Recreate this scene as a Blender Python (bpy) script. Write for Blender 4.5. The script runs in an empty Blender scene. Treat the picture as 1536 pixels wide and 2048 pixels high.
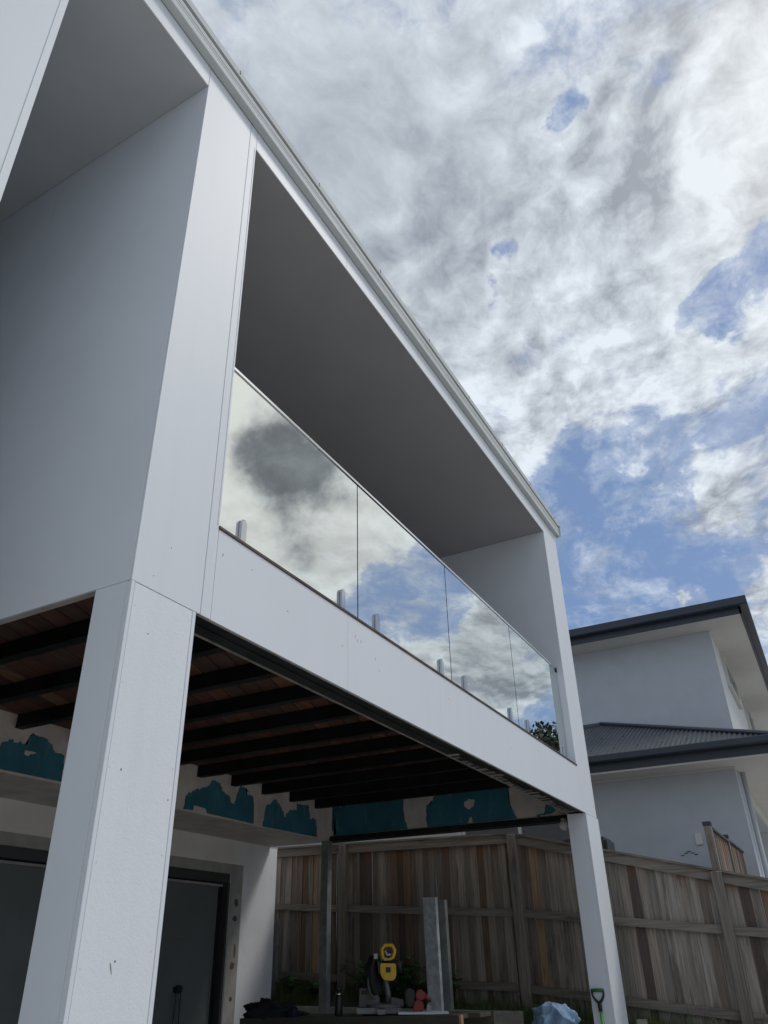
import bpy, bmesh, math, random
from mathutils import Vector, Matrix, noise
random.seed(7)
SC = bpy.context.scene
COL = SC.collection

# ------------------------------------------------------------------ camera
cam_d = bpy.data.cameras.new('camera')
cam = bpy.data.objects.new('camera', cam_d); COL.objects.link(cam)
R_ = Vector((0.50108499, -0.86536514, -0.00754987))
U_ = Vector((-0.41493199, -0.24790179, 0.87542912))
F_ = Vector((0.75943747, 0.43553171, 0.48328755))
cam.matrix_world = Matrix((( R_.x, U_.x, -F_.x, 0), (R_.y, U_.y, -F_.y, 0), (R_.z, U_.z, -F_.z, 0), (0, 0, 0, 1)))
cam_d.sensor_fit = 'VERTICAL'; cam_d.sensor_height = 24.0
cam_d.lens = 1512.87 / 2048 * 24.0
cam_d.shift_x = 41.986 / 2048; cam_d.shift_y = 59.41 / 2048
cam_d.clip_start = 0.05; cam_d.clip_end = 3000
SC.camera = cam

# ------------------------------------------------------------------ light
SUN = Vector((0.50, -0.44, 0.90)).normalized()   # behind thin cloud, above the bright patch the glass mirrors
sd = bpy.data.lights.new('sun', 'SUN'); sd.energy = 1.35; sd.angle = math.radians(12); sd.color = (1.0, 0.965, 0.91)
so = bpy.data.objects.new('sun', sd); COL.objects.link(so)
so.rotation_euler = SUN.to_track_quat('Z', 'Y').to_euler()
SC.view_settings.view_transform = 'Standard'; SC.view_settings.look = 'None'
SC.view_settings.exposure = -0.08; SC.view_settings.gamma = 1.0
SC.view_settings.use_curve_mapping = False

# ------------------------------------------------------------------ sky with clouds
W = bpy.data.worlds.new('World'); SC.world = W; W.use_nodes = True
nt = W.node_tree; nt.nodes.clear()
class NG:
    def __init__(s, nt): s.nt = nt; s.L = nt.links
    def n(s, t, **k):
        o = s.nt.nodes.new(t)
        for a, b in k.items(): setattr(o, a, b)
        return o
    def set(s, sock, v):
        if hasattr(v, 'is_output') or isinstance(v, bpy.types.NodeSocket): s.L.new(v, sock)
        elif v is not None: sock.default_value = v
    def m(s, op, a, b=None, c=None, clamp=False):
        o = s.n('ShaderNodeMath', operation=op, use_clamp=clamp)
        s.set(o.inputs[0], a); s.set(o.inputs[1], b)
        if c is not None: s.set(o.inputs[2], c)
        return o.outputs[0]
    def v(s, op, a, b=None, out=0):
        o = s.n('ShaderNodeVectorMath', operation=op); s.set(o.inputs[0], a)
        if b is not None: s.set(o.inputs[1], b)
        return o.outputs[out]
    def noise(s, vec, scale, detail=5, rough=.5, dist=0, out=0, lac=2.0):
        o = s.n('ShaderNodeTexNoise'); s.set(o.inputs['Vector'], vec)
        o.inputs['Scale'].default_value = scale; o.inputs['Detail'].default_value = detail
        o.inputs['Roughness'].default_value = rough; o.inputs['Distortion'].default_value = dist
        o.inputs['Lacunarity'].default_value = lac
        return o.outputs[out]
    def smooth(s, x, a, b, lo=0., hi=1.):
        o = s.n('ShaderNodeMapRange', interpolation_type='SMOOTHSTEP'); s.set(o.inputs['Value'], x)
        o.inputs['From Min'].default_value = a; o.inputs['From Max'].default_value = b
        o.inputs['To Min'].default_value = lo; o.inputs['To Max'].default_value = hi
        return o.outputs[0]
    def mix(s, f, a, b):
        o = s.n('ShaderNodeMix', data_type='RGBA'); s.set(o.inputs[0], f)
        s.set(o.inputs[6], a); s.set(o.inputs[7], b); return o.outputs[2]
g = NG(nt)
D = g.v('NORMALIZE', g.n('ShaderNodeTexCoord').outputs['Generated'])
sep = g.n('ShaderNodeSeparateXYZ'); g.L.new(D, sep.inputs[0])
zc = g.m('MAXIMUM', sep.outputs[2], 0.02)
den = g.m('ADD', zc, 0.22)
P = g.n('ShaderNodeCombineXYZ')
g.L.new(g.m('DIVIDE', sep.outputs[0], den), P.inputs[0]); g.L.new(g.m('DIVIDE', sep.outputs[1], den), P.inputs[1])
P = P.outputs[0]
wv = g.v('SCALE', g.v('SUBTRACT', g.noise(P, 1.3, 5, .6, out=1), (.5, .5, .5)), None)
wv.node.inputs['Scale'].default_value = .30
PW = g.v('ADD', P, wv)
n1 = g.noise(PW, 2.3, 12, .60)
n2 = g.noise(PW, 8.5, 10, .64)
base = g.m('ADD', g.m('MULTIPLY', n1, .66), g.m('MULTIPLY', n2, .34))
pf1 = g.m('ABSOLUTE', g.m('SUBTRACT', g.noise(PW, 4.6, 3, .5), .5)); pf2 = g.m('ABSOLUTE', g.m('SUBTRACT', g.noise(PW, 12.5, 4, .6), .5))
puff = g.m('ADD', g.m('MULTIPLY', g.m('SUBTRACT', pf1, .09), 1.5), g.m('MULTIPLY', g.m('SUBTRACT', pf2, .09), .9))
base = g.m('ADD', base, g.m('MULTIPLY', puff, .22))
base = g.m('ADD', .5, g.m('MULTIPLY', g.m('SUBTRACT', base, .5), 1.35))
def blob(d, r, amp, jit=None):
    """soft cloud-cover bias round a direction of the sky (r: angular radius in rad)"""
    dd = Vector(d).normalized()
    dist = g.v('DISTANCE', Dj, tuple(dd), out=1)
    return g.m('MULTIPLY', g.smooth(dist, 0, r, 1, 0), amp)
jit = g.v('SCALE', g.v('SUBTRACT', g.noise(D, 4.5, 7, .56, out=1), (.5, .5, .5)), None)
jit.node.inputs['Scale'].default_value = .30
Dj = g.v('ADD', D, jit)
BL = [ # direction, radius, amount (+ cloud, - clear)
 ((.50,.28,.82), .42, .27), ((.68,.29,.67), .22, .12), ((.80,.20,.57), .13, .12), ((.80,.07,.60), .17, .11), ((.69,.09,.72), .22, .09), ((.62,-.03,.78), .14, .10), ((.73,-.03,.68), .18, .15), ((.66,-.09,.745), .18, .15), ((.80,-.02,.60), .10, .10),
 ((.812,.19,.55), .10, .08), ((.790,.14,.60), .10, .06), ((.81,-.04,.585), .10, .09),
 ((.640,.207,.740), .055, -.26), ((.658,.214,.722), .045, -.24), ((.752,-.015,.658), .060, -.22), ((.735,-.050,.675), .065, -.20), ((.71,-.10,.70), .06, -.18), ((.775,-.045,.63), .04, -.22), ((.674,.218,.704), .035, -.22), ((.568,.030,.822), .030, -.24), ((.580,.045,.813), .030, -.24), ((.590,.062,.805), .028, -.22), ((.556,.018,.830), .03, -.14),
 ((.60,-.06,.798), .08, -.12), ((.745,-.035,.668), .08, -.14), ((.765,-.015,.645), .06, -.10), ((.725,-.085,.685), .09, -.12), ((.69,-.03,.72), .08, -.14), ((.65,-.12,.75), .09, -.14),
 ((.71,.02,.70), .07, -.14), ((.74,.10,.66), .06, -.10),
 ((.858,.155,.49), .10, -.22), ((.90,.20,.40), .22, -.30), ((.862,.06,.50), .05, -.10), ((.93,.12,.36), .16, -.16), ((.868,.085,.49), .06, -.10),
 ((.862,.022,.505), .04, .15), ((.88,.045,.470), .06, .15), ((.893,.02,.447), .05, .06), ((.93,.00,.365), .08, .11), ((.919,.085,.386), .032, .36), ((.905,.10,.42), .035, .12), ((.885,.135,.443), .025, .14), ((.875,-.01,.48), .05, .08),
 # behind the camera, as mirrored in the balustrade
 ((.60,-.52,.61), .28, .14), ((.67,-.49,.56), .22, .30), ((.72,-.50,.48), .20, .12), ((.785,-.455,.42), .07, -.22), ((.83,-.37,.415), .10, -.28), ((.78,-.40,.48), .09, .16),
 ((.875,-.33,.36), .13, .26), ((.90,-.31,.29), .06, .10), ((.93,-.26,.25), .12, -.16),
 ((.2,-.9,.4), .6, .10), ((-.6,-.5,.6), .7, .14), ((-.5,.6,.5), .6, .12), ((.0,-.2,1.), .5, .20)]
cov = base
for d, r, a in BL: cov = g.m('ADD', cov, blob(d, r, a))
cov = g.m('ADD', cov, .038)
mask = g.smooth(cov, .44, .62)
wisp = g.smooth(g.noise(PW, 6.5, 10, .70), .46, .70, 0, .60)
wisp = g.m('ADD', wisp, g.smooth(cov, .36, .47, 0, .22), clamp=True)
mask = g.m('MAXIMUM', mask, wisp)
thick = g.smooth(cov, .56, .86)
k = 10.0
# lit from behind: thin cloud glows white, thick cloud goes grey, billows catch light on one side
lit = g.noise(g.v('ADD', PW, (.022, -.02, 0)), 5.0, 10, .62)
rel = g.m('MULTIPLY', g.m('SUBTRACT', g.noise(PW, 5.0, 10, .62), lit), 6.0)
sh = g.noise(g.v('ADD', PW, (4.1, 2.7, 0)), 2.3, 8, .60)
val = g.m('ADD', .735, g.m('MULTIPLY', thick, -.16))
val = g.m('ADD', val, g.m('MULTIPLY', g.m('SUBTRACT', sh, .5), .40))
val = g.m('ADD', val, g.m('MULTIPLY', rel, g.m('SUBTRACT', .42, blob((.42,.34,.84), .50, .32))))
val = g.m('ADD', val, g.m('MULTIPLY', puff, g.m('SUBTRACT', .80, blob((.42,.34,.84), .50, .60))))
val = g.m('ADD', val, blob((.42,.34,.84), .42, -.04)); val = g.m('ADD', val, blob((.76,.06,.65), .30, .10)); val = g.m('ADD', val, blob((.80,.21,.56), .12, .08))
val = g.m('ADD', val, g.m('MULTIPLY', g.m('SUBTRACT', n2, .5), g.m('SUBTRACT', .48, blob((.42,.34,.84), .50, .36))))
val = g.m('MINIMUM', g.m('MAXIMUM', val, .36), .92)
vx = g.n('ShaderNodeCombineXYZ')
g.L.new(g.m('MULTIPLY', val, .92*k), vx.inputs[0]); g.L.new(g.m('MULTIPLY', g.m('ADD', val, .015), .985*k), vx.inputs[1]); g.L.new(g.m('MULTIPLY', g.m('ADD', val, .075), 1.0*k), vx.inputs[2])
c1 = vx.outputs[0]
# heavy grey cloud just below the veiled sun
dk = g.m('MULTIPLY', g.smooth(g.v('DISTANCE', Dj, tuple(Vector((.690,-.482,.540)).normalized()), out=1), .055, .108, 1, 0), .88)
dk = g.m('MAXIMUM', dk, g.m('MULTIPLY', g.smooth(g.v('DISTANCE', Dj, tuple(Vector((.885,-.305,.335)).normalized()), out=1), .03, .08, 1, 0), .34))
c1 = g.mix(dk, c1, g.mix(g.smooth(n2, .35, .65), (.075*k, .09*k, .11*k, 1), (.18*k, .205*k, .235*k, 1)))
# forward scatter near the veiled sun
glow = g.smooth(g.v('DISTANCE', D, tuple(Vector((.57, -.50, .68)).normalized()), out=1), 0, .62, 1, 0)
c1 = g.mix(g.m('MULTIPLY', g.m('MULTIPLY', glow, .9), g.m('SUBTRACT', 1, dk)), c1, (1.12*k, 1.10*k, 1.04*k, 1))
sky = g.n('ShaderNodeTexSky', sky_type='NISHITA', sun_disc=False)
sky.sun_elevation = math.asin(SUN.z); sky.sun_rotation = math.atan2(SUN.x, SUN.y)
sky.air_density = 1.0; sky.dust_density = 1.6; sky.ozone_density = 2.0
skc = g.v('MULTIPLY', sky.outputs[0], (.92, .92, .98))
skc = g.mix(.55, g.v('MULTIPLY', skc, (.9, .92, .95)), (.20*k, .335*k, .60*k, 1))
colr = g.mix(mask, skc, c1)
bg = g.n('ShaderNodeBackground'); g.L.new(colr, bg.inputs[0]); bg.inputs[1].default_value = .1
g.L.new(bg.outputs[0], g.n('ShaderNodeOutputWorld').inputs[0])

# ------------------------------------------------------------------ materials
def material(name):
    m = bpy.data.materials.new(name); m.use_nodes = True
    g = NG(m.node_tree); b = m.node_tree.nodes['Principled BSDF']
    return m, g, b
def paint(name, col, rough=.6, metal=0., bump=None, var=0., varscale=3., spec=.5, streak=False):
    m, g, b = material(name)
    co = g.n('ShaderNodeTexCoord').outputs['Object']
    geo = g.n('ShaderNodeNewGeometry').outputs['Position']
    b.inputs['Roughness'].default_value = rough; b.inputs['Metallic'].default_value = metal
    b.inputs['Specular IOR Level'].default_value = spec
    if var:
        p = geo
        if streak: p = g.v('MULTIPLY', geo, (1., 1., .16))
        f = g.smooth(g.noise(p, varscale, 6, .6), .3, .7)
        c = g.mix(f, tuple(x*(1-var) for x in col)+(1,), tuple(min(1, x*(1+var)) for x in col)+(1,))
        g.L.new(c, b.inputs['Base Color'])
    else: b.inputs['Base Color'].default_value = col+(1,)
    if bump:
        h = g.noise(geo, bump[0], 3, .55)
        bn = g.n('ShaderNodeBump'); bn.inputs['Strength'].default_value = bump[1]; bn.inputs['Distance'].default_value = .004
        g.L.new(h, bn.inputs['Height']); g.L.new(bn.outputs[0], b.inputs['Normal'])
    return m
def facade_paint(name, col, bscale, bstr):
    """white acrylic paint: orange-peel relief, faint rain streaks, a few specks of dirt"""
    m, g, b = material(name)
    geo = g.n('ShaderNodeNewGeometry').outputs['Position']
    st = g.smooth(g.noise(g.v('MULTIPLY', geo, (6, 6, .35)), 1.5, 6, .6), .45, .8, 0, .10)
    cl = g.smooth(g.noise(geo, 1.1, 5, .6), .3, .7, 0, .07)
    c = g.mix(g.m('ADD', st, cl), col+(1,), tuple(x*.72 for x in col)+(1,))
    sp = g.smooth(g.noise(geo, 24, 2, .5), .81, .84, 0, .4)
    sp = g.m('MULTIPLY', sp, g.smooth(g.noise(geo, 1.7, 2, .5), .48, .6))
    c = g.mix(sp, c, (.22, .19, .16, 1))
    g.L.new(c, b.inputs['Base Color']); b.inputs['Roughness'].default_value = .55
    h = g.m('ADD', g.noise(geo, bscale, 4, .6), g.m('MULTIPLY', g.noise(geo, bscale*.33, 2, .5), .5))
    bn = g.n('ShaderNodeBump'); bn.inputs['Strength'].default_value = bstr; bn.inputs['Distance'].default_value = .004
    g.L.new(h, bn.inputs['Height']); g.L.new(bn.outputs[0], b.inputs['Normal'])
    return m
def wood(name, cols, rough=.8, along=2, topstain=None, scale=1.0, bump=.35):
    """weathered timber, every board its own tone through the object's random number"""
    m, g, b = material(name)
    geo = g.n('ShaderNodeNewGeometry').outputs['Position']
    rnd = g.n('ShaderNodeObjectInfo').outputs['Random']
    ramp = g.n('ShaderNodeValToRGB'); ramp.color_ramp.interpolation = 'CONSTANT'
    e = ramp.color_ramp.elements
    while len(e) < len(cols): e.new(.5)
    for i, (p, c) in enumerate(cols): e[i].position = p; e[i].color = c+(1,)
    g.L.new(rnd, ramp.inputs[0])
    s = [46*scale]*3; s[along] = 1.6*scale
    off = g.n('ShaderNodeCombineXYZ')
    for i in range(3): g.L.new(g.m('MULTIPLY', rnd, 37.+11*i), off.inputs[i])
    pv = g.v('ADD', g.v('MULTIPLY', geo, tuple(s)), off.outputs[0])
    gr = g.noise(pv, 1., 7, .62, dist=.6)
    c = g.mix(g.smooth(gr, .34, .70, .0, .55), ramp.outputs[0], (.050, .042, .036, 1))
    s2 = [5.]*3; s2[along] = .8
    bl = g.noise(g.v('ADD', g.v('MULTIPLY', geo, tuple(s2)), off.outputs[0]), 1., 5, .6)
    c = g.mix(g.smooth(bl, .48, .78, 0, .45), c, (.15, .14, .13, 1))
    dk_ = g.smooth(g.noise(g.v('ADD', g.v('MULTIPLY', geo, tuple(q*1.3 for q in s2)), (7.1, 3.3, 1.7)), 1., 6, .66), .54, .70, 0, .6)
    c = g.mix(dk_, c, (.045, .036, .030, 1))
    if topstain:
        z = g.n('ShaderNodeSeparateXYZ'); g.L.new(geo, z.inputs[0])
        # tannin stain that bleeds down below the capping
        gen = g.n('ShaderNodeTexCoord').outputs['Generated']; zz = g.n('ShaderNodeSeparateXYZ'); g.L.new(gen, zz.inputs[0])
        f = g.smooth(g.m('ADD', zz.outputs[2], g.m('MULTIPLY', g.m('SUBTRACT', bl, .5), .55)), .82, 1.0, 0, .7)
        f = g.m('MULTIPLY', f, g.smooth(g.m('FRACT', g.m('MULTIPLY', rnd, 7.3)), .3, .8, .1, 1))
        c = g.mix(f, c, (.21, .085, .035, 1))
    g.L.new(c, b.inputs['Base Color']); b.inputs['Roughness'].default_value = rough
    b.inputs['Specular IOR Level'].default_value = .25
    bn = g.n('ShaderNodeBump'); bn.inputs['Strength'].default_value = bump; bn.inputs['Distance'].default_value = .006
    g.L.new(gr, bn.inputs['Height']); g.L.new(bn.outputs[0], b.inputs['Normal'])
    return m
M = {}
M['white'] = facade_paint('white_facade_paint', (.74, .77, .80), 38, .10)
M['white_rough'] = facade_paint('white_textured_render', (.78, .805, .83), 120, .30)
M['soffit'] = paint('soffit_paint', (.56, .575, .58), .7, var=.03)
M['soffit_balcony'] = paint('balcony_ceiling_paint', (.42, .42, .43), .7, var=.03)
M['side'] = paint('side_wall_paint', (.74, .78, .82), .65, var=.03, varscale=1.2)
M['gutter'] = paint('gutter_metal', (.58, .61, .60), .7, var=.05, varscale=2, spec=.2)
M['gutter_dark'] = paint('gutter_shadow_gap', (.16, .17, .17), .6)
M['steel_black'] = paint('black_primed_steel', (.013, .016, .017), .5, var=.4, varscale=6, spec=.3)
M['steel_edge'] = paint('bare_steel_edge', (.22, .20, .18), .55, var=.35, varscale=8)
M['joist'] = paint('black_joist_paint', (.009, .011, .011), .6, var=.4, varscale=4, spec=.25)
M['chrome'] = paint('polished_steel', (.72, .73, .74), .16, 1.)
M['spigot'] = paint('satin_steel_spigot', (.46, .47, .49), .09, 1.)
M['deck'] = wood('red_hardwood_underside', [(0, (.18, .066, .040)), (.2, (.125, .052, .034)), (.45, (.21, .084, .048)), (.6, (.09, .045, .034)), (.8, (.22, .12, .07))], .8, 0, scale=.5)
M['edge_brown'] = paint('deck_edge_timber', (.07, .045, .03), .6, var=.5, varscale=9)
M['compound'] = paint('grey_plaster_compound', (.58, .535, .49), .9, var=.14, varscale=4)
def teal_mat():
    m, g, b = material('teal_wet_area_board')
    geo = g.n('ShaderNodeNewGeometry').outputs['Position']
    c = g.mix(g.smooth(g.noise(geo, 3, 5, .6), .3, .7), (.022, .125, .175, 1), (.036, .185, .24, 1))
    sm = g.smooth(g.noise(g.v('MULTIPLY', geo, (9, 9, 2.2)), 1.6, 7, .68), .54, .72, 0, .55)   # dried skim of compound dragged over the board
    c = g.mix(sm, c, (.20, .22, .21, 1))
    g.L.new(c, b.inputs['Base Color']); b.inputs['Roughness'].default_value = .85
    return m
M['teal'] = teal_mat()
M['garage_wall'] = paint('garage_wall_undercoat', (.78, .76, .72), .8, var=.06, varscale=2)
M['garage_end'] = paint('garage_wall_white', (.80, .81, .83), .7, var=.05)
M['jamb'] = paint('bare_jamb_board', (.36, .35, .33), .85, var=.12, varscale=5)
M['putty'] = paint('brown_putty_spot', (.12, .09, .07), .9, var=.3, varscale=20)
M['door'] = paint('charcoal_garage_door', (.13, .145, .145), .5, var=.1, varscale=1.5)
M['track'] = paint('dark_grey_track', (.045, .05, .05), .5)
M['black'] = paint('matt_black', (.012, .012, .013), .5)
M['galv'] = paint('galvanised_steel', (.50, .55, .57), .5, .25, var=.22, varscale=14)
M['galv_dark'] = paint('dull_galvanised_steel', (.20, .215, .21), .6, .15, var=.2, varscale=9)
FC = [(0, (0.378, 0.317, 0.263)), (.14, (0.244, 0.193, 0.154)), (.26, (0.415, 0.361, 0.307)), (.40, (0.195, 0.149, 0.118)), (.50, (0.317, 0.286, 0.250)), (.62, (0.128, 0.097, 0.082)), (.72, (0.464, 0.311, 0.179)), (.76, (0.281, 0.249, 0.211)), (.88, (0.244, 0.156, 0.102))]
M['paling'] = wood('weathered_paling', FC, topstain=True)
M['rail'] = wood('weathered_rail', [(0, (.29, .255, .215)), (.5, (.25, .22, .185))], along=1)
M['post'] = wood('weathered_post', [(0, (.30, .26, .22)), (.5, (.25, .215, .18))])
M['treated'] = wood('green_treated_pine', [(0, (.17, .17, .10)), (.5, (.19, .18, .11))])
M['sleeper'] = paint('pale_concrete_sleeper', (.30, .29, .24), .9, var=.2, varscale=6, bump=(30, .3))
M['n_wall'] = paint('grey_blue_render', (.475, .505, .535), .85, var=.035, varscale=3, bump=(60, .25))
M['pipe'] = paint('downpipe_paint', (.50, .52, .53), .6)
M['n_side'] = paint('pale_and_sunlit_grey', (.62, .63, .62), .8, var=.04)  # grey of the patio parts; on the upper wall it stands for sunlight
M['n_soffit'] = paint('beige_soffit', (.68, .66, .62), .8, var=.03)
M['n_roof'] = paint('dark_roof_steel', (.075, .082, .095), .32, .35, var=.06, spec=.6)
M['n_gutter'] = paint('dark_slate_gutter', (.036, .044, .058), .4, .1, var=.08)
M['n_frame'] = paint('cream_window_frame', (.62, .62, .58), .5)
M['n_glass'] = paint('dark_window_glass', (.03, .035, .04), .05, spec=.9)
M['blind'] = paint('pale_window_blind', (.50, .55, .54), .7)
M['n_bin'] = paint('charcoal_plastic', (.035, .042, .05), .5)
M['globe'] = paint('white_glass_globe', (.80, .80, .77), .2)
M['yellow'] = paint('yellow_tool_plastic', (.66, .40, .02), .45, var=.08, varscale=30)
M['red'] = paint('red_tool_plastic', (.24, .020, .018), .4, var=.15, varscale=30)
M['alloy'] = paint('cast_alloy', (.20, .205, .21), .5, .6, var=.2, varscale=25)
M['greyplastic'] = paint('grey_tool_plastic', (.13, .13, .135), .5)
M['bench'] = wood('dark_bench_timber', [(0, (.065, .07, .055)), (.5, (.085, .08, .06))], along=1)
M['bench_edge'] = paint('raw_ply_edge', (.34, .20, .12), .8, var=.2, varscale=20)
M['board'] = paint('white_board', (.74, .75, .76), .6)
M['cloth_blue'] = paint('pale_blue_cloth', (.20, .30, .42), .9, var=.45, varscale=5)
M['cloth_dark'] = paint('dark_green_cloth', (.013, .019, .020), .95, var=.4, varscale=9)
M['cloth_navy'] = paint('navy_cloth', (.018, .020, .05), .95)
M['green'] = paint('lime_green_shaft', (.10, .38, .04), .35)
M['green_dark'] = paint('green_grip_rubber', (.02, .12, .035), .5)
M['bottle'] = paint('black_steel_bottle', (.010, .014, .013), .35)
M['trunk'] = paint('tree_bark', (.09, .07, .05), .9, var=.3, varscale=3)
M['hills'] = paint('wooded_hill', (.045, .065, .035), .95, var=.5, varscale=.2)
def ground_mat():
    m, g, b = material('dirt_and_gravel')
    geo = g.n('ShaderNodeNewGeometry').outputs['Position']
    c = g.mix(g.smooth(g.noise(geo, .6, 8, .65), .35, .65), (.40, .38, .35, 1), (.52, .50, .47, 1))
    c = g.mix(g.smooth(g.noise(geo, 14, 5, .7), .5, .7, 0, .6), c, (.22, .20, .17, 1))
    g.L.new(c, b.inputs['Base Color']); b.inputs['Roughness'].default_value = .95
    bn = g.n('ShaderNodeBump'); bn.inputs['Strength'].default_value = .7; bn.inputs['Distance'].default_value = .02
    g.L.new(g.noise(geo, 18, 6, .65), bn.inputs['Height']); g.L.new(bn.outputs[0], b.inputs['Normal'])
    return m
M['ground'] = ground_mat()
def soil_mat():
    m, g, b = material('weedy_soil')
    geo = g.n('ShaderNodeNewGeometry').outputs['Position']
    c = g.mix(g.smooth(g.noise(geo, 3, 8, .65), .4, .6), (.050, .040, .028, 1), (.045, .060, .022, 1))
    g.L.new(c, b.inputs['Base Color']); b.inputs['Roughness'].default_value = .95
    return m
M['soil'] = soil_mat()
def leaf_mat(name, a, b_, c_=None):
    m, g, b = material(name)
    geo = g.n('ShaderNodeNewGeometry').outputs['Position']
    r = g.n('ShaderNodeNewGeometry').outputs['Random Per Island']
    c = g.mix(r, a+(1,), b_+(1,))
    if c_: c = g.mix(g.smooth(r, .86, .9), c, c_+(1,))
    c = g.mix(g.smooth(g.noise(geo, 2.2, 4, .6), .35, .65, 0, .5), c, tuple(x*.45 for x in a)+(1,))
    g.L.new(c, b.inputs['Base Color']); b.inputs['Roughness'].default_value = .6
    b.inputs['Specular IOR Level'].default_value = .3
    return m
M['grass'] = leaf_mat('grass_blades', (.05, .11, .025), (.11, .16, .045), (.26, .22, .11))
M['leaf'] = leaf_mat('weed_leaves', (.05, .15, .04), (.12, .22, .07))
M['treeleaf'] = leaf_mat('tree_leaves', (.040, .055, .030), (.060, .075, .040))
def mirror_glass():
    """solar-control balustrade glass: strong reflective coat over a dark green-grey tint"""
    m = bpy.data.materials.new('reflective_tinted_glass'); m.use_nodes = True
    g = NG(m.node_tree); m.node_tree.nodes.clear()
    fr = g.n('ShaderNodeFresnel'); fr.inputs['IOR'].default_value = 1.9
    f = g.m('ADD', g.m('MULTIPLY', fr.outputs[0], .60), .66, clamp=True)
    geo = g.n('ShaderNodeNewGeometry').outputs['Position']
    bn = g.n('ShaderNodeBump'); bn.inputs['Strength'].default_value = .05; bn.inputs['Distance'].default_value = .01
    g.L.new(g.noise(geo, 1.2, 1, .4), bn.inputs['Height'])
    gl = g.n('ShaderNodeBsdfGlossy'); gl.inputs['Color'].default_value = (.92, .965, .955, 1); gl.inputs['Roughness'].default_value = .0
    g.L.new(bn.outputs[0], gl.inputs['Normal'])
    tr = g.n('ShaderNodeBsdfTransparent'); tr.inputs['Color'].default_value = (.45, .52, .50, 1)
    mx = g.n('ShaderNodeMixShader'); g.L.new(f, mx.inputs[0]); g.L.new(tr.outputs[0], mx.inputs[1]); g.L.new(gl.outputs[0], mx.inputs[2])
    g.L.new(mx.outputs[0], g.n('ShaderNodeOutputMaterial').inputs[0])
    return m
M['glass'] = mirror_glass()
M['glass_edge'] = paint('green_glass_edge', (.010, .028, .030), .25)

# ------------------------------------------------------------------ object helpers
WPOS = {}
def tag(o, label, cat=None, group=None, kind=None):
    if label: o['label'] = label
    if cat: o['category'] = cat
    if group: o['group'] = group
    if kind: o['kind'] = kind
    return o
def thing(name, loc, label, cat, group=None):
    o = bpy.data.objects.new(name, None); COL.objects.link(o); o.location = loc; WPOS[o] = Vector(loc)
    o.empty_display_size = .1
    return tag(o, label, cat, group)
def link(name, me, mat, parent, wloc):
    o = bpy.data.objects.new(name, me); COL.objects.link(o)
    if mat is not None and len(me.materials) == 0: me.materials.append(M[mat] if isinstance(mat, str) else mat)
    WPOS[o] = Vector(wloc)
    if parent is not None: o.parent = parent; o.location = Vector(wloc) - WPOS[parent]
    else: o.location = wloc
    return o
def mesh(name, vs, fs, mat, parent=None, smooth=False):
    xs = [Vector(v) for v in vs]
    c = Vector([(min(v[i] for v in xs)+max(v[i] for v in xs))/2 for i in range(3)])
    me = bpy.data.meshes.new(name); me.from_pydata([tuple(v-c) for v in xs], [], fs); me.update()
    bm = bmesh.new(); bm.from_mesh(me); bmesh.ops.recalc_face_normals(bm, faces=bm.faces); bm.to_mesh(me); bm.free()
    if smooth:
        for p in me.polygons: p.use_smooth = True
    return link(name, me, mat, parent, c)
BF = [(0,3,2,1),(4,5,6,7),(0,1,5,4),(1,2,6,5),(2,3,7,6),(3,0,4,7)]
def bxv(x0, x1, y0, y1, z0, z1): return [(x0,y0,z0),(x1,y0,z0),(x1,y1,z0),(x0,y1,z0),(x0,y0,z1),(x1,y0,z1),(x1,y1,z1),(x0,y1,z1)]
def box(name, x0, x1, y0, y1, z0, z1, mat, parent=None, bev=0):
    o = mesh(name, bxv(x0, x1, y0, y1, z0, z1), BF, mat, parent)
    if bev:
        bm = bmesh.new(); bm.from_mesh(o.data)
        bmesh.ops.bevel(bm, geom=bm.edges[:], offset=bev, segments=1, affect='EDGES'); bm.to_mesh(o.data); bm.free()
    return o
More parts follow.
